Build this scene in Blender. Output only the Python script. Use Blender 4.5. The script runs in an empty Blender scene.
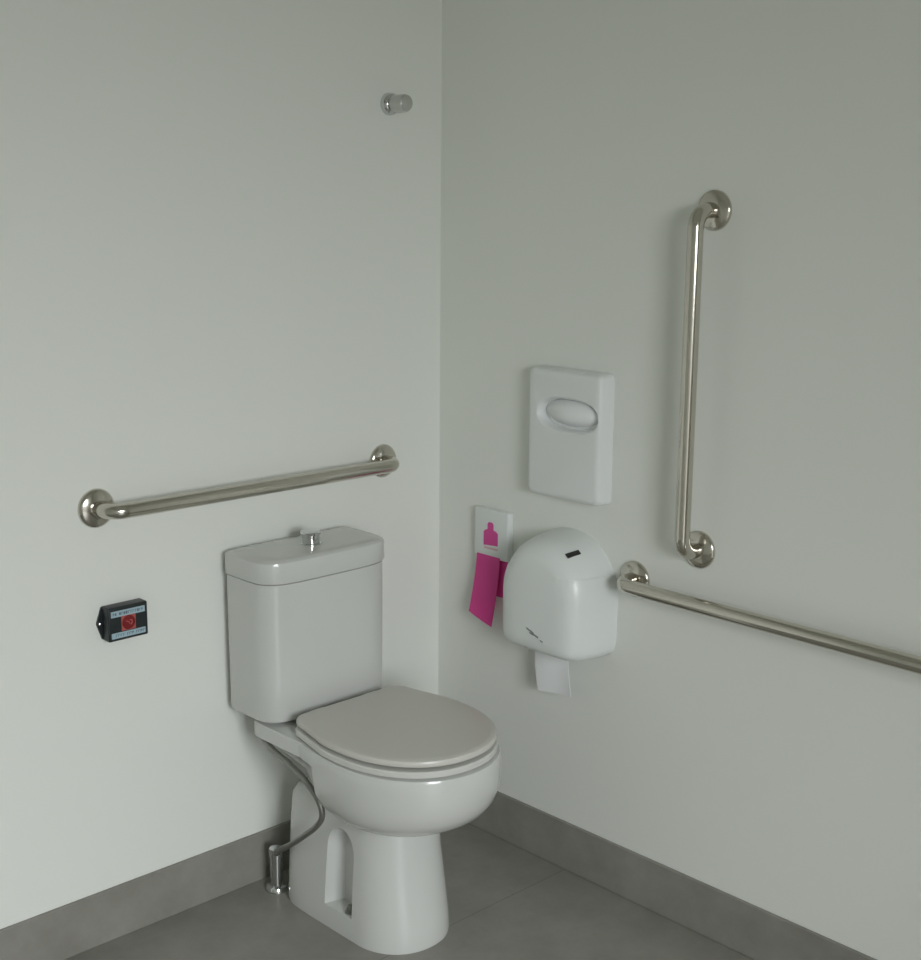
import bpy, bmesh, math, random
from mathutils import Vector, Matrix, noise
PI = math.pi
scene = bpy.context.scene
COL = scene.collection
random.seed(4)

# ------------------------------------------------------------------ helpers
def world_loc(o):
    p = Vector((0, 0, 0))
    while o is not None:
        p += o.location
        o = o.parent
    return p

def link(name, me, mat, parent=None, smooth=35):
    o = bpy.data.objects.new(name, me)
    COL.objects.link(o)
    if mat is not None:
        me.materials.append(mat)
    if parent is not None:
        me.transform(Matrix.Translation(-world_loc(parent)))
        o.parent = parent
    if smooth:
        me.shade_smooth()
        me.set_sharp_from_angle(angle=math.radians(smooth))
    return o

def obj(name, bm, mat, parent=None, smooth=35):
    bmesh.ops.recalc_face_normals(bm, faces=bm.faces)
    me = bpy.data.meshes.new(name)
    bm.to_mesh(me)
    bm.free()
    return link(name, me, mat, parent, smooth)

def rebase(o, loc):
    """move a single-mesh thing's origin to loc without moving its surface"""
    o.data.transform(Matrix.Translation(-Vector(loc)))
    o.location = loc
    return o

def tag(o, label, cat, group=None):
    o['label'] = label
    o['category'] = cat
    if group:
        o['group'] = group
    return o

def thing(name, label, cat, loc, group=None):
    o = bpy.data.objects.new(name, None)
    o.empty_display_size = .05
    COL.objects.link(o)
    o.location = loc
    return tag(o, label, cat, group)

def struct(name, bm, mat, smooth=0):
    o = obj(name, bm, mat, None, smooth)
    o['kind'] = 'structure'
    return o

def box(bm, lo, hi, bev=0, seg=3):
    r = bmesh.ops.create_cube(bm, size=1)
    vs = r['verts']
    lo, hi = Vector(lo), Vector(hi)
    for v in vs:
        v.co = Vector([lo[i] + (v.co[i] + .5) * (hi[i] - lo[i]) for i in range(3)])
    if bev:
        es = list({e for v in vs for e in v.link_edges})
        bmesh.ops.bevel(bm, geom=es, offset=bev, segments=seg, profile=.5, affect='EDGES')
    return bm

def loft(bm, rings, cap0=True, cap1=True, closed=True):
    """rings: lists of points, equal counts"""
    vr = [[bm.verts.new(p) for p in r] for r in rings]
    n = len(vr[0])
    for a, b in zip(vr, vr[1:]):
        for i in range(n if closed else n - 1):
            j = (i + 1) % n
            bm.faces.new((a[i], a[j], b[j], b[i]))
    if cap0:
        bm.faces.new(vr[0])
    if cap1:
        bm.faces.new(vr[-1])
    return vr

def lathe(bm, prof, origin, axis, n=40):
    """prof: (radius, height along axis)"""
    axis = Vector(axis).normalized()
    t = Vector((0, 0, 1)) if abs(axis.z) < .9 else Vector((1, 0, 0))
    u = axis.cross(t).normalized()
    w = axis.cross(u)
    o = Vector(origin)
    rings = []
    for r, h in prof:
        r = max(r, 1e-4)
        rings.append([o + axis * h + (u * math.cos(2 * PI * i / n) + w * math.sin(2 * PI * i / n)) * r for i in range(n)])
    loft(bm, rings)
    return bm

def fillet(pts, rad, seg=10):
    """polyline with rounded corners"""
    pts = [Vector(p) for p in pts]
    out = [pts[0]]
    for a, b, c in zip(pts, pts[1:], pts[2:]):
        d1 = (a - b).normalized(); d2 = (c - b).normalized()
        ang = d1.angle(d2)
        if ang > PI - .01:
            out.append(b); continue
        t = rad / math.tan(ang / 2)
        p1 = b + d1 * t; p2 = b + d2 * t
        cen = b + (d1 + d2).normalized() * (rad / math.sin(ang / 2))
        v1 = p1 - cen; v2 = p2 - cen
        for k in range(seg + 1):
            f = k / seg
            q = v1.slerp(v2, f)
            out.append(cen + q.normalized() * rad)
    out.append(pts[-1])
    return out

def tube(bm, pts, r, n=20, cap=True):
    pts = [Vector(p) for p in pts]
    rings = []
    prev_u = None
    for i, p in enumerate(pts):
        if i == 0: d = pts[1] - p
        elif i == len(pts) - 1: d = p - pts[i - 1]
        else: d = (pts[i + 1] - p).normalized() + (p - pts[i - 1]).normalized()
        d.normalize()
        if prev_u is None:
            t = Vector((0, 0, 1)) if abs(d.z) < .9 else Vector((1, 0, 0))
            u = d.cross(t).normalized()
        else:
            u = (prev_u - d * prev_u.dot(d)).normalized()
        prev_u = u
        w = d.cross(u)
        rr = r[i] if isinstance(r, (list, tuple)) else r
        rings.append([p + (u * math.cos(2 * PI * k / n) + w * math.sin(2 * PI * k / n)) * rr for k in range(n)])
    loft(bm, rings, cap, cap)
    return bm

def catmull(pts, sub=10):
    pts = [Vector(p) for p in pts]
    P = [pts[0] * 2 - pts[1]] + pts + [pts[-1] * 2 - pts[-2]]
    out = []
    for i in range(1, len(P) - 2):
        a, b, c, d = P[i - 1:i + 3]
        for k in range(sub):
            t = k / sub
            out.append(.5 * ((2 * b) + (c - a) * t + (2 * a - 5 * b + 4 * c - d) * t * t + (3 * b - a - 3 * c + d) * t ** 3))
    out.append(pts[-1])
    return out

def spow(v, e):
    return math.copysign(abs(v) ** e, v)

def dring(z, cx, yb, ym, yf, w, nb=6, nf=2.2, n=72, taper=0):
    """D / egg shaped plan outline: back end at yb, front end at yf, widest at ym"""
    out = []
    for i in range(n):
        a = 2 * PI * i / n
        c, s = math.cos(a), math.sin(a)
        if s >= 0:
            sy = spow(s, 2 / nb)
            out.append(Vector((cx + w * (1 - taper * sy ** 1.3) * spow(c, 2 / nb), ym + (yb - ym) * sy, z)))
        else:
            out.append(Vector((cx + w * spow(c, 2 / nf), ym + (ym - yf) * spow(s, 2 / nf), z)))
    return out

def boolean(o, cutter, op='DIFFERENCE'):
    m = o.modifiers.new('b', 'BOOLEAN')
    m.operation = op; m.object = cutter; m.solver = 'EXACT'
    bpy.context.view_layer.update()
    dg = bpy.context.evaluated_depsgraph_get()
    me = bpy.data.meshes.new_from_object(o.evaluated_get(dg))
    o.modifiers.clear()
    old = o.data
    o.data = me
    bpy.data.objects.remove(cutter, do_unlink=True)
    bpy.data.meshes.remove(old)
    me.shade_smooth(); me.set_sharp_from_angle(angle=math.radians(35))

# ------------------------------------------------------------------ materials
def mat(name, color, rough=.5, metal=0, spec=.5, coat=0, bump=0, bscale=60, var=0, vscale=4, alpha=None):
    m = bpy.data.materials.new(name)
    m.use_nodes = True
    nt = m.node_tree
    b = nt.nodes['Principled BSDF']
    b.inputs['Base Color'].default_value = (*color, 1)
    b.inputs['Roughness'].default_value = rough
    b.inputs['Metallic'].default_value = metal
    b.inputs['Specular IOR Level'].default_value = spec
    b.inputs['Coat Weight'].default_value = coat
    b.inputs['Coat Roughness'].default_value = .05
    if bump or var:
        tc = nt.nodes.new('ShaderNodeTexCoord')
    if bump:
        nz = nt.nodes.new('ShaderNodeTexNoise'); nz.inputs['Scale'].default_value = bscale
        nz.inputs['Detail'].default_value = 3
        bp = nt.nodes.new('ShaderNodeBump'); bp.inputs['Strength'].default_value = bump
        bp.inputs['Distance'].default_value = .002
        nt.links.new(tc.outputs['Object'], nz.inputs['Vector'])
        nt.links.new(nz.outputs['Fac'], bp.inputs['Height'])
        nt.links.new(bp.outputs['Normal'], b.inputs['Normal'])
    if var:
        nz = nt.nodes.new('ShaderNodeTexNoise'); nz.inputs['Scale'].default_value = vscale
        nz.inputs['Detail'].default_value = 6; nz.inputs['Roughness'].default_value = .65
        rp = nt.nodes.new('ShaderNodeValToRGB')
        rp.color_ramp.elements[0].position = .3; rp.color_ramp.elements[1].position = .7
        rp.color_ramp.elements[0].color = (*[c * (1 - var) for c in color], 1)
        rp.color_ramp.elements[1].color = (*[min(1, c * (1 + var)) for c in color], 1)
        nt.links.new(tc.outputs['Object'], nz.inputs['Vector'])
        nt.links.new(nz.outputs['Fac'], rp.inputs['Fac'])
        nt.links.new(rp.outputs['Color'], b.inputs['Base Color'])
    return m

def tile_mat(name, grout=True):
    """matt grey porcelain tile, 60 cm grid with fine joints"""
    m = mat(name, (.2, .195, .175), .42, spec=.4)
    nt = m.node_tree; b = nt.nodes['Principled BSDF']
    tc = nt.nodes.new('ShaderNodeTexCoord')
    n1 = nt.nodes.new('ShaderNodeTexNoise'); n1.inputs['Scale'].default_value = 5; n1.inputs['Detail'].default_value = 9
    n1.inputs['Roughness'].default_value = .7
    nt.links.new(tc.outputs['Object'], n1.inputs['Vector'])
    rp = nt.nodes.new('ShaderNodeValToRGB')
    rp.color_ramp.elements[0].position = .28; rp.color_ramp.elements[1].position = .74
    rp.color_ramp.elements[0].color = (.214, .209, .186, 1)
    rp.color_ramp.elements[1].color = (.312, .304, .276, 1)
    nt.links.new(n1.outputs['Fac'], rp.inputs['Fac'])
    last = rp.outputs['Color']
    if grout:
        mp = nt.nodes.new('ShaderNodeMapping')
        mp.inputs['Location'].default_value = (.012, .461, 0)
        br = nt.nodes.new('ShaderNodeTexBrick')
        br.offset = 0; br.squash = 1
        br.inputs['Scale'].default_value = 1
        br.inputs['Brick Width'].default_value = 1.2; br.inputs['Row Height'].default_value = .6
        br.inputs['Mortar Size'].default_value = .0016; br.inputs['Mortar Smooth'].default_value = .2
        br.inputs['Color1'].default_value = br.inputs['Color2'].default_value = (1, 1, 1, 1)
        br.inputs['Mortar'].default_value = (.74, .73, .70, 1)
        nt.links.new(tc.outputs['Object'], mp.inputs['Vector'])
        nt.links.new(mp.outputs['Vector'], br.inputs['Vector'])
        mx = nt.nodes.new('ShaderNodeMix'); mx.data_type = 'RGBA'; mx.blend_type = 'MULTIPLY'
        mx.inputs['Factor'].default_value = 1
        nt.links.new(last, mx.inputs[6]); nt.links.new(br.outputs['Color'], mx.inputs[7])
        last = mx.outputs[2]
    nt.links.new(last, b.inputs['Base Color'])
    return m

M = {
    'wall': mat('wall_paint', (.79, .806, .768), .55, spec=.25, bump=.06, bscale=140),
    'ceil': mat('ceiling_paint', (.78, .79, .74), .8, spec=.2),
    'floor': tile_mat('floor_tile'),
    'base': tile_mat('skirting_tile', False),
    'door': mat('door_paint', (.55, .54, .5), .5),
    'ceramic': mat('ceramic', (.60, .61, .59), .2, spec=.5, coat=.25),
    'seat': mat('seat_plastic', (.58, .57, .53), .28, spec=.45),
    'seatring': mat('seat_plastic_light', (.62, .62, .59), .28, spec=.45),
    'steel': mat('stainless_steel', (.60, .57, .51), .16, metal=1, bump=.02, bscale=500),
    'chrome': mat('chrome', (.66, .67, .67), .08, metal=1),
    'satin': mat('satin_chrome', (.62, .62, .60), .32, metal=1),
    'hose': mat('braided_hose', (.27, .27, .25), .38, metal=.75),
    'white': mat('white_plastic', (.76, .78, .78), .28, spec=.5),
    'white2': mat('white_plastic_soft', (.74, .77, .76), .32, spec=.5),
    'paper': mat('white_paper', (.82, .83, .84), .85, spec=.1),
    'pink': mat('magenta_film', (.70, .06, .30), .4, spec=.4),
    'pinkprint': mat('magenta_print', (.68, .07, .32), .5),
    'palepink': mat('pale_pink_print', (.70, .48, .52), .5),
    'black': mat('black_plastic', (.014, .020, .022), .38, spec=.5),
    'dark': mat('dark_slot', (.02, .02, .02), .3),
    'paleblue': mat('pale_blue_print', (.36, .49, .56), .45),
    'ink': mat('dark_ink', (.14, .20, .25), .5),
    'redframe': mat('salmon_red_print', (.42, .10, .09), .45),
    'red': mat('dark_red_button', (.20, .012, .015), .3),
    'salmon': mat('salmon_mark', (.50, .12, .11), .5),
    'grey': mat('grey_mark', (.20, .21, .20), .5),
    'gasket': mat('dark_gasket', (.06, .06, .055), .6),
    'lamp': mat('ceiling_lamp_glass', (.7, .7, .7), .4),
}

# ------------------------------------------------------------------ the room
XL, YF, H = -2.5, -3.45, 2.70
DX0, DX1, DZ = -2.40, -1.28, 1.98          # the open doorway in the wall behind the camera
T = .12
bm = bmesh.new(); box(bm, (XL - T, YF - T, -.1), (T, T, 0)); struct('floor', bm, M['floor'])
bm = bmesh.new(); box(bm, (XL - T, YF - T, H), (T, T, H + .1)); struct('ceiling', bm, M['ceil'])
bm = bmesh.new(); box(bm, (XL - T, 0, 0), (T, T, H)); struct('wall_back', bm, M['wall'])
bm = bmesh.new(); box(bm, (0, YF, 0), (T, 0, H)); struct('wall_right', bm, M['wall'])
bm = bmesh.new(); box(bm, (XL - T, YF, 0), (XL, 0, H)); struct('wall_left', bm, M['wall'])
bm = bmesh.new()
box(bm, (XL - T, YF - T, 0), (DX0, YF, H)); box(bm, (DX1, YF - T, 0), (T, YF, H)); box(bm, (DX0, YF - T, DZ), (DX1, YF, H))
struct('wall_front', bm, M['wall'])
BH, BT = .118, .009
bm = bmesh.new(); box(bm, (XL, -BT, 0), (0, 0, BH), .0012, 2); struct('baseboard_back', bm, M['base'])
bm = bmesh.new(); box(bm, (-BT, YF, 0), (0, -BT, BH), .0012, 2); struct('baseboard_right', bm, M['base'])
bm = bmesh.new()
box(bm, (DX0 - .06, YF, 0), (DX0, YF + .012, DZ + .06)); box(bm, (DX1, YF, 0), (DX1 + .06, YF + .012, DZ + .06))
box(bm, (DX0, YF, DZ), (DX1, YF + .012, DZ + .06))
struct('trim_1', bm, M['door'])

# ------------------------------------------------------------------ toilet
CX = -.477
toilet = thing('toilet', 'white ceramic close-coupled toilet with closed lid and cistern, standing in the corner', 'toilet', (CX, -.3, 0))

# pedestal
bm = bmesh.new()
S = [  # z, yb, ym, yf, w, nb, nf
    (0, -.112, -.38, -.497, .112, 9, 2.15), (.012, -.110, -.38, -.499, .113, 9, 2.15), (.05, -.110, -.38, -.495, .111, 9, 2.15),
    (.12, -.110, -.375, -.483, .107, 9, 2.2), (.20, -.110, -.37, -.473, .101, 9, 2.2), (.258, -.112, -.37, -.469, .098, 8, 2.2),
    (.275, -.120, -.37, -.468, .095, 7, 2.2), (.290, -.138, -.37, -.467, .090, 6, 2.2), (.30, -.16, -.37, -.465, .085, 5, 2.2), (.312, -.19, -.37, -.46, .078, 5, 2.2)]
loft(bm, [dring(z, CX, yb, ym, yf, w, nb, nf) for z, yb, ym, yf, w, nb, nf in S])
ped = obj('pedestal', bm, M['ceramic'], toilet)
# arched bolt recesses, one each side
for s in (-1, 1):
    bm = bmesh.new()
    y0, y1, zb, zt = -.270, -.362, .051, .246
    prof = [(y0, zb)]
    ym, r = (y0 + y1) / 2, abs(y1 - y0) / 2
    for k in range(17):
        a = PI * k / 16
        prof.append((ym + r * math.cos(a), zt - r * 1.15 + r * 1.15 * math.sin(a)))
    prof.append((y1, zb))
    off = Vector((CX, -.3, 0))
    rings = []
    for x, sh in ((.150, 1.12), (.106, 1.0), (.088, .9), (.072, .78), (.066, .62)):
        cy, cz = ym, .12
        rings.append([Vector((s * x, (cy + (y - cy) * sh) + .3 , zb + (z - zb) * (.5 + .5 * sh))) for y, z in prof])
    loft(bm, rings)
    bmesh.ops.recalc_face_normals(bm, faces=bm.faces)
    me = bpy.data.meshes.new('cut'); bm.to_mesh(me); bm.free()
    cut = bpy.data.objects.new('cut', me); COL.objects.link(cut); cut.location = off
    boolean(ped, cut)
for s in (-1, 1):
    bm = bmesh.new()
    lathe(bm, [(.013, 0), (.013, .004), (.009, .005), (.009, .012), (.006, .018), (0, .019)], (CX + s * .093, -.338, .050), (0, 0, 1), 16)
    o = obj('floor_bolt', bm, M['hose'], toilet)
    o['label'] = 'dark metal floor bolt'

# bowl
bm = bmesh.new()
S = [(.274, -.33, -.40, -.474, .082, 3, 2.1), (.280, -.305, -.40, -.502, .104, 3.2, 2.1), (.287, -.290, -.40, -.531, .128, 3.6, 2.1),
     (.299, -.282, -.40, -.564, .149, 4.2, 2.1), (.317, -.278, -.405, -.594, .167, 5, 2.1), (.340, -.275, -.405, -.613, .178, 5.5, 2.1), (.363, -.275, -.405, -.623, .183, 5.5, 2.1),
     (.387, -.274, -.405, -.627, .185, 6, 2.1), (.405, -.272, -.405, -.628, .185, 6, 2.1), (.412, -.22, -.405, -.628, .185, 6, 2.1), (.434, -.212, -.405, -.628, .185, 6, 2.1),
     (.4415, -.214, -.405, -.625, .182, 6, 2.1), (.444, -.22, -.405, -.618, .175, 6, 2.1),
     (.444, -.26, -.405, -.565, .122, 3, 2.1), (.430, -.265, -.405, -.56, .117, 2.6, 2.1), (.37, -.29, -.405, -.53, .09, 2.2, 2.1),
     (.33, -.34, -.405, -.46, .04, 2, 2)]
loft(bm, [dring(z, CX, yb, ym, yf, w, nb, nf, taper=.07) for z, yb, ym, yf, w, nb, nf in S])
bowl = obj('bowl', bm, M['ceramic'], toilet)
# deck that carries the cistern
bm = bmesh.new()
S = [(.24, -.17, -.25, -.33, .060, 4, 3), (.33, -.14, -.22, -.33, .085, 5, 4), (.395, -.10, -.2, -.33, .145, 7, 5),
     (.408, -.085, -.2, -.33, .168, 9, 5), (.4115, -.083, -.2, -.33, .172, 10, 5), (.440, -.083, -.2, -.33, .172, 10, 5), (.4435, -.086, -.2, -.325, .169, 10, 5)]
loft(bm, [dring(z, CX, yb, ym, yf, w, nb, nf) for z, yb, ym, yf, w, nb, nf in S])
obj('cistern_deck', bm, M['ceramic'], toilet)

# seat ring and lid
bm = bmesh.new()
SY = (-.214, -.40, -.622, .184)
def lring(z, i, rc=.042):
    """seat / lid outline: rounded front, straight sides, tight back corners"""
    cx, yb, ym, yf, w = CX - .004, SY[0] - i, SY[1], SY[2] + i, SY[3] - i
    rc = max(rc - i, .004)
    wb = w * .865
    right = [(w * (1 - .012 * (k / 6) ** 2), ym + k / 6 * .05) for k in range(6)]
    a0 = (wb, yb - rc)
    right += [(right[-1][0] + (a0[0] - right[-1][0]) * k / 8, right[-1][1] + (a0[1] - right[-1][1]) * k / 8) for k in range(1, 8)]
    right += [(wb - rc + rc * math.cos(PI / 2 * k / 10), yb - rc + rc * math.sin(PI / 2 * k / 10)) for k in range(11)]
    right += [((wb - rc) * (1 - k / 6), yb) for k in range(1, 6)]
    back = right + [(0, yb)] + [(-x, y) for x, y in reversed(right)]
    front = []
    for k in range(1, 48):
        a = PI + PI * k / 48
        front.append((w * spow(math.cos(a), 2 / 2.15), ym + (ym - yf) * spow(math.sin(a), 2 / 2.15)))
    return [Vector((cx + x, y, z)) for x, y in back + front]
def ringset(seq):
    return [lring(z, i) for z, i in seq]
rs = ringset([(.4485, .010), (.4495, .0015), (.459, .001), (.4620, .0030), (.4628, .007), (.4628, .055), (.459, .062), (.449, .062), (.4485, .058), (.4485, .010)])
loft(bm, rs, False, False)
bmesh.ops.remove_doubles(bm, verts=bm.verts, dist=1e-5)
seat = obj('seat', bm, M['seatring'], toilet)
bm = bmesh.new()
seq = [(.4705, .012), (.4705, .006), (.4715, .0042), (.4735, .0035), (.4795, .0035), (.4830, .0055), (.4848, .010), (.4855, .017), (.4858, .05), (.486, .12)]
loft(bm, ringset(seq))
lid = obj('lid', bm, M['seat'], toilet)
for s in (-1, 1):
    bm = bmesh.new(); box(bm, (CX + s * .075 - .022, -.230, .4445), (CX + s * .075 + .022, -.200, .477), .006, 3)
    obj('hinge', bm, M['seat'], toilet)

# cistern
def tring(z, g, cx=-.4875, yb=-.02, yf=-.187, hw=.173, n=80):
    out = []
    ym = -.085
    for i in range(n):
        a = 2 * PI * i / n
        c, s = math.cos(a), math.sin(a)
        if s >= 0:
            out.append(Vector((cx + (hw + g) * spow(c, 2 / 14), ym + (yb + min(g, 0) - ym) * spow(s, 2 / 14), z)))
        else:
            out.append(Vector((cx + (hw + g) * spow(c, 2 / 4.6), ym + (ym - (yf - g)) * spow(s, 2 / 4.6), z)))
    return out
bm = bmesh.new()
loft(bm, [tring(z, g) for z, g in ((.450, -.03), (.4515, -.013), (.455, -.005), (.462, -.0015), (.55, -.0008), (.70, 0), (.7655, 0), (.7665, -.003))])
cistern = obj('cistern', bm, M['ceramic'], toilet)
cistern['label'] = 'white ceramic cistern'
bm = bmesh.new()
loft(bm, [tring(z, g) for z, g in ((.7675, -.002), (.7685, .002), (.772, .0035), (.808, .0035), (.8135, .002), (.8175, -.003), (.8195, -.010), (.8205, -.03))])
obj('cistern_lid', bm, M['ceramic'], cistern)
bm = bmesh.new()
bx, by = -.487, -.106
lathe(bm, [(.023, .8195), (.023, .8225), (.0195, .8235), (.0195, .842), (.0225, .8425), (.0235, .845), (.0225, .8475), (.012, .849), (0, .8492)], (bx, by, 0), (0, 0, 1), 40)
o = obj('flush_button', bm, M['chrome'], cistern)
o['label'] = 'chrome flush button'
bm = bmesh.new(); box(bm, (CX - .06, -.17, .4425), (CX + .06, -.10, .4535), .003, 2)
obj('cistern_gasket', bm, M['gasket'], toilet)

# ------------------------------------------------------------------ water supply
px, py = -.571, -.068
valve = thing('supply_valve', 'short chrome water pipe rising from the floor beside the toilet foot', 'valve', (px, py, 0))
bm = bmesh.new(); lathe(bm, [(.027, 0), (.027, .003), (.023, .010), (.0155, .013)], (px, py, 0), (0, 0, 1), 32)
obj('floor_flange', bm, M['chrome'], valve)
bm = bmesh.new(); lathe(bm, [(.0145, .008), (.0145, .082), (.0165, .083), (.0165, .103), (.012, .106), (0, .107)], (px, py, 0), (0, 0, 1), 28)
obj('pipe', bm, M['chrome'], valve)
bm = bmesh.new()
hp = [(px - .006, py - .010, .094), (-.586, -.110, .120), (-.602, -.170, .160), (-.613, -.234, .208), (-.618, -.284, .250), (-.620, -.306, .284), (-.624, -.297, .318),
      (-.631, -.262, .352), (-.638, -.215, .377), (-.640, -.155, .394), (-.630, -.095, .418), (-.608, -.066, .447)]
tube(bm, catmull(hp, 12), .0068, 14)
hose = rebase(obj('supply_hose', bm, M['hose']), hp[0])
tag(hose, 'grey braided water hose looping from the floor pipe up behind the cistern', 'hose')

# ------------------------------------------------------------------ grab bars
def grab_bar(p0, p1, normal, label, r=.016, off=.0612, rf=.0405):
    p0, p1, nrm = Vector(p0), Vector(p1), Vector(normal)
    t = thing('grab_bar', label, 'grab bar', p0, 'stainless steel grab bars')
    bm = bmesh.new()
    tube(bm, fillet([p0 + nrm * .004, p0 + nrm * off, p1 + nrm * off, p1 + nrm * .004], .036, 14), r, 28)
    obj('rail', bm, M['steel'], t)
    for p in (p0, p1):
        bm = bmesh.new()
        lathe(bm, [(rf, 0), (rf, .003), (rf - .002, .0065), (rf - .008, .0095), (r + .006, .0125), (r + .001, .0135)], p, nrm, 44)
        obj('flange', bm, M['steel'], t)
    return t
grab_bar((-.9501, 0, .9537), (-.1877, 0, .9537), (0, -1, 0), 'horizontal stainless steel grab bar on the wall above the cistern')
grab_bar((0, -.8026, 1.5558), (0, -.8026, .8578), (-1, 0, 0), 'vertical stainless steel grab bar on the right wall')
grab_bar((0, -.6347, .7585), (0, -1.4347, .7585), (-1, 0, 0), 'horizontal stainless steel grab bar running right from the toilet paper dispenser')

# ------------------------------------------------------------------ wall knob
kp = Vector((-.165, 0, 1.784))
k = thing('shower_knob', 'small round chrome knob high on the back wall near the corner', 'knob', kp)
bm = bmesh.new(); lathe(bm, [(.0255, 0), (.0255, .004), (.0245, .010), (.020, .016), (.0165, .018)], kp, (0, -1, 0), 40)
obj('rosette', bm, M['chrome'], k)
bm = bmesh.new(); lathe(bm, [(.014, .012), (.014, .021), (.0185, .022), (.0195, .025), (.0195, .058), (.018, .062), (.014, .064), (0, .0645)], kp, (0, -1, 0), 40)
obj('handle', bm, M['satin'], k)

# ------------------------------------------------------------------ emergency call button
ex0, ex1, ez0, ez1, ed = -.950, -.8585, .674, .7465, .03
e = thing('emergency_call_box', 'small black emergency call box with red button on the wall beside the cistern', 'call button', ((ex0 + ex1) / 2, 0, ez0))
bm = bmesh.new(); box(bm, (ex0, -ed, ez0), (ex1, 0, ez1), .003, 3)
obj('housing', bm, M['black'], e)
zc = (ez0 + ez1) / 2
for s, xe in ((-1, ex0), (1, ex1)):
    bm = bmesh.new()
    pr = [(xe - s * .004, zc - .0355), (xe + s * .001, zc - .034), (xe + s * .011, zc - .005), (xe + s * .0125, zc), (xe + s * .011, zc + .005), (xe + s * .001, zc + .034), (xe - s * .004, zc + .0355)]
    loft(bm, [[Vector((x, y, z)) for x, z in pr] for y in (0, -.005)])
    er = obj('mounting_ear', bm, M['black'], e, 20)
    bm = bmesh.new(); lathe(bm, [(.0045, .004), (.0042, .007), (.002, .0085), (0, .0087)], (xe + s * .006, 0, zc), (0, -1, 0), 14)
    obj('screw', bm, M['chrome'], er)
def eplate(name, x0, x1, z0, z1, m, d=.0008, y=-ed, parent=e):
    bm = bmesh.new(); box(bm, (x0, y - d, z0), (x1, y + .0004, z1)); return obj(name, bm, m, parent, 0)
ecx = (ex0 + ex1) / 2
top = eplate('upper_label', ex0 + .006, ex1 - .007, ez1 - .021, ez1 - .008, M['paleblue'])
low = eplate('lower_label', ex0 + .006, ex1 - .007, ez0 + .006, ez0 + .018, M['paleblue'])
# the rows of lettering on the two labels are too small to read: plain dark strokes
for par, zz in ((top, ez1 - .0145), (low, ez0 + .012)):
    bm = bmesh.new()
    x = ex0 + .010
    while x < ex1 - .013:
        w = random.choice((.003, .0036, .0042))
        if random.random() > .16:
            box(bm, (x, -ed - .0012, zz - .0028), (x + .0011, -ed - .0004, zz + .0028))
            box(bm, (x, -ed - .0012, zz + random.choice((-.0028, .0017, -.0005))), (x + w, -ed - .0004, zz + .0028))
        x += w + .0016
    obj('lettering', bm, M['ink'], par, 0)
fr = eplate('red_surround', ecx - .0165, ecx + .0165, zc - .0165, zc + .0155, M['redframe'], .001)
bm = bmesh.new(); lathe(bm, [(.0150, ed - .0005), (.0150, ed + .002), (.0125, ed + .004), (.0125, ed + .0032), (.0, ed + .0032)], (ecx, 0, zc), (0, -1, 0), 36)
rb = obj('push_button', bm, M['red'], e); rb['label'] = 'dark red push button'
bm = bmesh.new()
def stroke(bm, pts, w, y):
    pts = [Vector((ecx + a, y, zc + b)) for a, b in pts]
    tube(bm, pts, w, 6)
stroke(bm, [(-.007, .004), (-.001, .0015), (.001, -.003)], .0010, -ed - .0036)
stroke(bm, [(.001, .005), (.006, .004), (.0065, -.001), (.003, -.005)], .0010, -ed - .0036)
obj('emblem', bm, M['salmon'], rb)

# ------------------------------------------------------------------ paper seat cover dispenser
y0, y1, z0, z1, dd = -.340, -.559, .910, 1.2045, .045
d = thing('seat_cover_dispenser', 'flat white plastic toilet seat cover dispenser with oval slot on the right wall', 'dispenser', (0, (y0 + y1) / 2, z0))
bm = bmesh.new()
rings = []
for x, i in ((0, 0), (-.030, .0012), (-.038, .003), (-.043, .007), (-.045, .014)):
    hw, hh = abs(y1 - y0) / 2 - i, (z1 - z0) / 2 - i
    R = .014
    pts = []
    for (sy, sz) in ((1, 1), (-1, 1), (-1, -1), (1, -1)):
        for q in range(7):
            a = {(1, 1): 0, (-1, 1): PI / 2, (-1, -1): PI, (1, -1): 1.5 * PI}[(sy, sz)] + q / 6 * PI / 2
            pts.append(Vector((x, (y0 + y1) / 2 + sy * (hw - R) + R * math.cos(a), (z0 + z1) / 2 + sz * (hh - R) + R * math.sin(a))))
    rings.append(pts)
loft(bm, rings)
body = obj('housing', bm, M['white'], d)
sc_y, sc_z, sa, sb = -.462, 1.105, .088, .037
def oval(x, k, n=56):
    return [Vector((x, sc_y + (sa + k) * spow(math.cos(2 * PI * i / n), .82), sc_z + (sb + k) * spow(math.sin(2 * PI * i / n), .82))) for i in range(n)]
bm = bmesh.new()
loft(bm, [oval(-.020, -.004), oval(-.038, -.002), oval(-.0435, .002), oval(-.046, .0055), oval(-.06, .0055)])
off = Vector(d.location)
for v in bm.verts: v.co -= off
bmesh.ops.recalc_face_normals(bm, faces=bm.faces)
me = bpy.data.meshes.new('cut'); bm.to_mesh(me); bm.free()
cut = bpy.data.objects.new('cut', me); COL.objects.link(cut); cut.location = off
boolean(body, cut)
bm = bmesh.new()
n = 22
grid = []
for i in range(n + 1):
    row = []
    for j in range(n + 1):
        u, v = i / n * 2 - 1, j / n * 2 - 1
        uu = u * math.sqrt(1 - v * v / 2); vv = v * math.sqrt(1 - u * u / 2)
        rr = math.sqrt(min(1, uu * uu + vv * vv))
        x = -.021 - .028 * (1 - rr ** 3) - .002 * math.sin(uu * 5 + 1) * (1 - rr)
        row.append((Vector((x, sc_y + uu * (sa - .006), sc_z + .004 + vv * (sb - .006)))))
    grid.append(row)
vg = [[bm.verts.new(p) for p in r] for r in grid]
for i in range(n):
    for j in range(n):
        bm.faces.new((vg[i][j], vg[i + 1][j], vg[i + 1][j + 1], vg[i][j + 1]))
ret = bmesh.ops.extrude_face_region(bm, geom=bm.faces[:])
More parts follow.
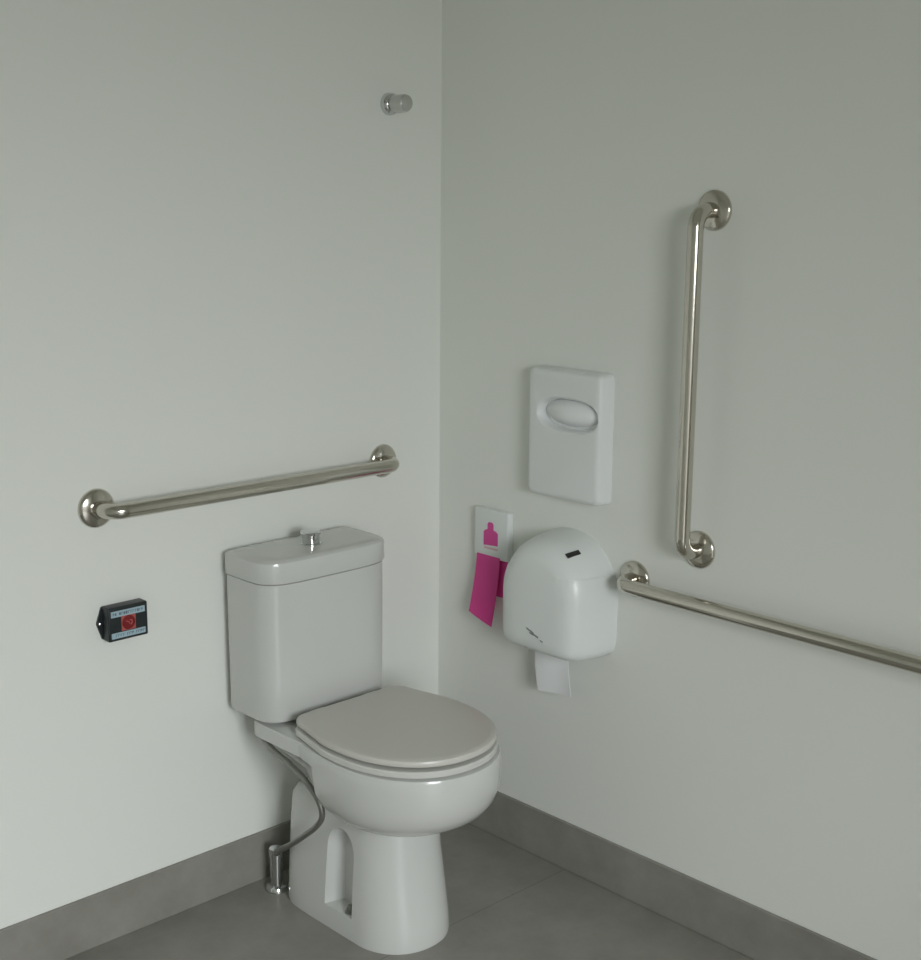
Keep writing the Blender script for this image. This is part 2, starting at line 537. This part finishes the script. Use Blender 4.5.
for g in ret['geom']:
    if isinstance(g, bmesh.types.BMVert):
        g.co.x = max(g.co.x + .004, -.0205) if g.co.x > -.026 else g.co.x + .004
sc = rebase(obj('paper_seat_cover', bm, M['paper']), (-.02, sc_y, sc_z - sb))
tag(sc, 'folded white paper seat cover showing in the oval slot of the flat dispenser', 'paper')

# ------------------------------------------------------------------ jumbo toilet paper dispenser
jy, jz = -.450, .694
def jring(x, hw, top, bot, n=88, sh=0):
    out = []
    for i in range(n):
        a = 2 * PI * i / n
        c, s = math.cos(a), math.sin(a)
        if s >= 0:
            out.append(Vector((x, jy + sh + hw * spow(c, 2 / 2.15), jz + (top - jz) * spow(s, 2 / 2.15))))
        else:
            out.append(Vector((x, jy + sh + hw * (1 - .03 * abs(s)) * spow(c, 2 / 9), jz + (jz - bot) * spow(s, 2 / 9))))
    return out
JS = [(0, .138, .840, .562), (-.030, .1355, .838, .5615), (-.060, .131, .834, .562), (-.085, .125, .828, .563), (-.103, .117, .819, .566), (-.115, .108, .808, .571), (-.122, .097, .796, .576), (-.1255, .086, .784, .582), (-.127, .06, .75, .60)]
j = thing('toilet_paper_dispenser', 'rounded white plastic jumbo toilet paper dispenser below the flat dispenser', 'dispenser', (0, jy, .562))
SEAM = .757
def half(keep_top, inset):
    bm = bmesh.new()
    loft(bm, [jring(x, hw - inset, top - inset, bot) for x, hw, top, bot in JS])
    ge = bm.verts[:] + bm.edges[:] + bm.faces[:]
    bmesh.ops.bisect_plane(bm, geom=ge, plane_co=(0, 0, SEAM), plane_no=(0, 0, 1), clear_inner=keep_top, clear_outer=not keep_top)
    bmesh.ops.holes_fill(bm, edges=[e_ for e_ in bm.edges if e_.is_boundary], sides=0)
    return bm
lowb = obj('base_cover', half(False, 0), M['white2'], j)
upb = obj('top_cover', half(True, .0018), M['white2'], j)
bpy.context.view_layer.update()
def on_surface(o, p, dirn):
    """nearest hit of a ray on a part, in world space"""
    off = world_loc(o)
    ok, loc, nrm, _ = o.ray_cast(Vector(p) - off, Vector(dirn).normalized())
    return (loc + off, nrm) if ok else (Vector(p), -Vector(dirn))
# key window on the shoulder of the cover
loc, nrm = on_surface(upb, (-.35, -.70, 1.06), Vector((-.075, -.519, .802)) - Vector((-.35, -.70, 1.06)))
tx = Vector((1, -.12, 0)); tx = (tx - nrm * tx.dot(nrm)).normalized(); ty = nrm.cross(tx)
bm = bmesh.new(); box(bm, (-.018, -.0062, -.002), (.018, .0062, .0012), .001, 2)
mt = Matrix((tx, ty, nrm)).transposed().to_4x4(); mt.translation = loc
bmesh.ops.transform(bm, matrix=mt, verts=bm.verts)
o = obj('lock_slot', bm, M['dark'], j); o['label'] = 'small black lock slot'
# worn maker's mark near the lower edge of the front
bm = bmesh.new()
def mark(pts, w):
    q = []
    for yy, zz in pts:
        l, nn = on_surface(lowb, (-.4, yy, zz), (1, 0, 0)); q.append(l + nn * .0002)
    tube(bm, q, w, 6)
mark([(-.430, .624), (-.437, .6205), (-.445, .619), (-.452, .6155)], .0016)
mark([(-.440, .6155), (-.448, .613), (-.456, .6125), (-.466, .609)], .0018)
mark([(-.472, .604), (-.480, .602)], .0012)
obj('worn_mark', bm, M['grey'], j)
# paper tail
bm = bmesh.new()
rows = []
for i in range(13):
    t_ = i / 12
    z = .572 - t_ * .125
    row = []
    for q in range(9):
        s = q / 8
        x = -.042 - .008 * math.sin(t_ * 2.2) - .004 * math.sin(s * 4 + t_ * 2)
        row.append(Vector((x, -.378 - .022 * t_ - s * .098, z + .010 * s * t_)))
    rows.append(row)
vg = [[bm.verts.new(p) for p in r] for r in rows]
for a, b in zip(vg, vg[1:]):
    for q in range(8):
        bm.faces.new((a[q], a[q + 1], b[q + 1], b[q]))
ret = bmesh.ops.extrude_face_region(bm, geom=bm.faces[:])
bmesh.ops.translate(bm, verts=[g for g in ret['geom'] if isinstance(g, bmesh.types.BMVert)], vec=(.0012, 0, 0))
tp = rebase(obj('toilet_paper', bm, M['paper']), (-.07, -.43, .447))
tag(tp, 'white sheet of toilet paper hanging out under the jumbo dispenser', 'toilet paper')

# ------------------------------------------------------------------ sanitary bag dispenser
b = thing('sanitary_bag_dispenser', 'small white sanitary bag holder with pink print on the right wall near the corner', 'dispenser', (0, -.2, .722))
by0, by1, bz0, bz1 = -.148, -.262, .722, .842
bm = bmesh.new(); box(bm, (-.020, by1, bz0), (0, by0, bz1), .004, 3)
obj('housing', bm, M['white2'], b)
bm = bmesh.new()
pr = [(-.181, .752), (-.181, .786), (-.188, .791), (-.194, .793), (-.194, .806), (-.198, .811), (-.210, .811), (-.214, .806), (-.214, .793), (-.222, .791), (-.229, .786), (-.229, .756)]
loft(bm, [[Vector((x, y, z)) for y, z in pr] for x in (-.0190, -.0206)])
obj('pink_symbol', bm, M['pinkprint'], b, 0)
bm = bmesh.new(); box(bm, (-.0205, -.229, .744), (-.019, -.183, .749))
obj('printed_line', bm, M['palepink'], b, 0)

def bag(name, y0, y1, z0, zl, zr, x0, x1, curl, label, yshift=0):
    bm = bmesh.new()
    rows = []
    for i in range(15):
        t_ = i / 14
        row = []
        for q in range(7):
            s = q / 6
            zb = zl + (zr - zl) * s
            x = x0 + (x1 - x0) * t_ ** 1.4 - curl * math.sin(s * PI) * t_ * .5
            row.append(Vector((x, y0 + (y1 - y0) * s + yshift * t_, z0 + (zb - z0) * t_)))
        rows.append(row)
    vg = [[bm.verts.new(p) for p in r] for r in rows]
    for a, b_ in zip(vg, vg[1:]):
        for q in range(6):
            bm.faces.new((a[q], a[q + 1], b_[q + 1], b_[q]))
    ret = bmesh.ops.extrude_face_region(bm, geom=bm.faces[:])
    bmesh.ops.translate(bm, verts=[g for g in ret['geom'] if isinstance(g, bmesh.types.BMVert)], vec=(.0015, 0, 0))
    o = rebase(obj(name, bm, M['pink']), (x0, (y0 + y1) / 2, z0))
    return tag(o, label, 'bag', 'pink sanitary bags')
bag('sanitary_bag', -.160, -.238, .728, .585, .562, -.022, -.048, .004, 'longer pink sanitary bag hanging out in front under its white holder', 0)
bag('sanitary_bag', -.165, -.262, .728, .628, .632, -.013, -.018, .002, 'shorter pink sanitary bag behind the longer one')

# ------------------------------------------------------------------ light
w = bpy.data.worlds.new('World'); scene.world = w
w.use_nodes = True
bg = w.node_tree.nodes['Background']
bg.inputs['Color'].default_value = (1.0, .99, .95, 1)
bg.inputs['Strength'].default_value = .8
def area(name, loc, rot, sx, sy, power, col):
    l = bpy.data.lights.new(name, 'AREA'); l.shape = 'RECTANGLE'; l.size = sx; l.size_y = sy
    l.energy = power; l.color = col
    o = bpy.data.objects.new(name, l); COL.objects.link(o); o.location = loc; o.rotation_euler = rot
    return o
# daylight from the open sky outside, coming in through the doorway
area('sky_daylight', (-2.65, -6.4, 2.75), (PI / 2, 0, 0), 3.6, 2.6, 580, (.95, .98, 1.0))

# ------------------------------------------------------------------ camera
cam = bpy.data.cameras.new('Camera')
cam.sensor_fit = 'HORIZONTAL'; cam.sensor_width = 36; cam.lens = 1359.77 / 921 * 36
cam.clip_start = .05
co = bpy.data.objects.new('Camera', cam); COL.objects.link(co)
yaw, pitch, roll = .7645, .2064, .0090
f = Vector((math.sin(yaw) * math.cos(pitch), math.cos(yaw) * math.cos(pitch), -math.sin(pitch)))
r = Vector((math.cos(yaw), -math.sin(yaw), 0)); u = r.cross(f)
r2 = r * math.cos(roll) + u * math.sin(roll); u2 = r2.cross(f)
mw = Matrix((r2, u2, -f)).transposed().to_4x4(); mw.translation = (-2.2754, -2.4493, 1.5808)
co.matrix_world = mw
scene.camera = co

scene.cycles.use_denoising = True
scene.cycles.max_bounces = 14
scene.cycles.diffuse_bounces = 8
vs = scene.view_settings
vs.view_transform = 'Standard'; vs.look = 'None'; vs.gamma = 1; vs.use_curve_mapping = False
vs.exposure = 0
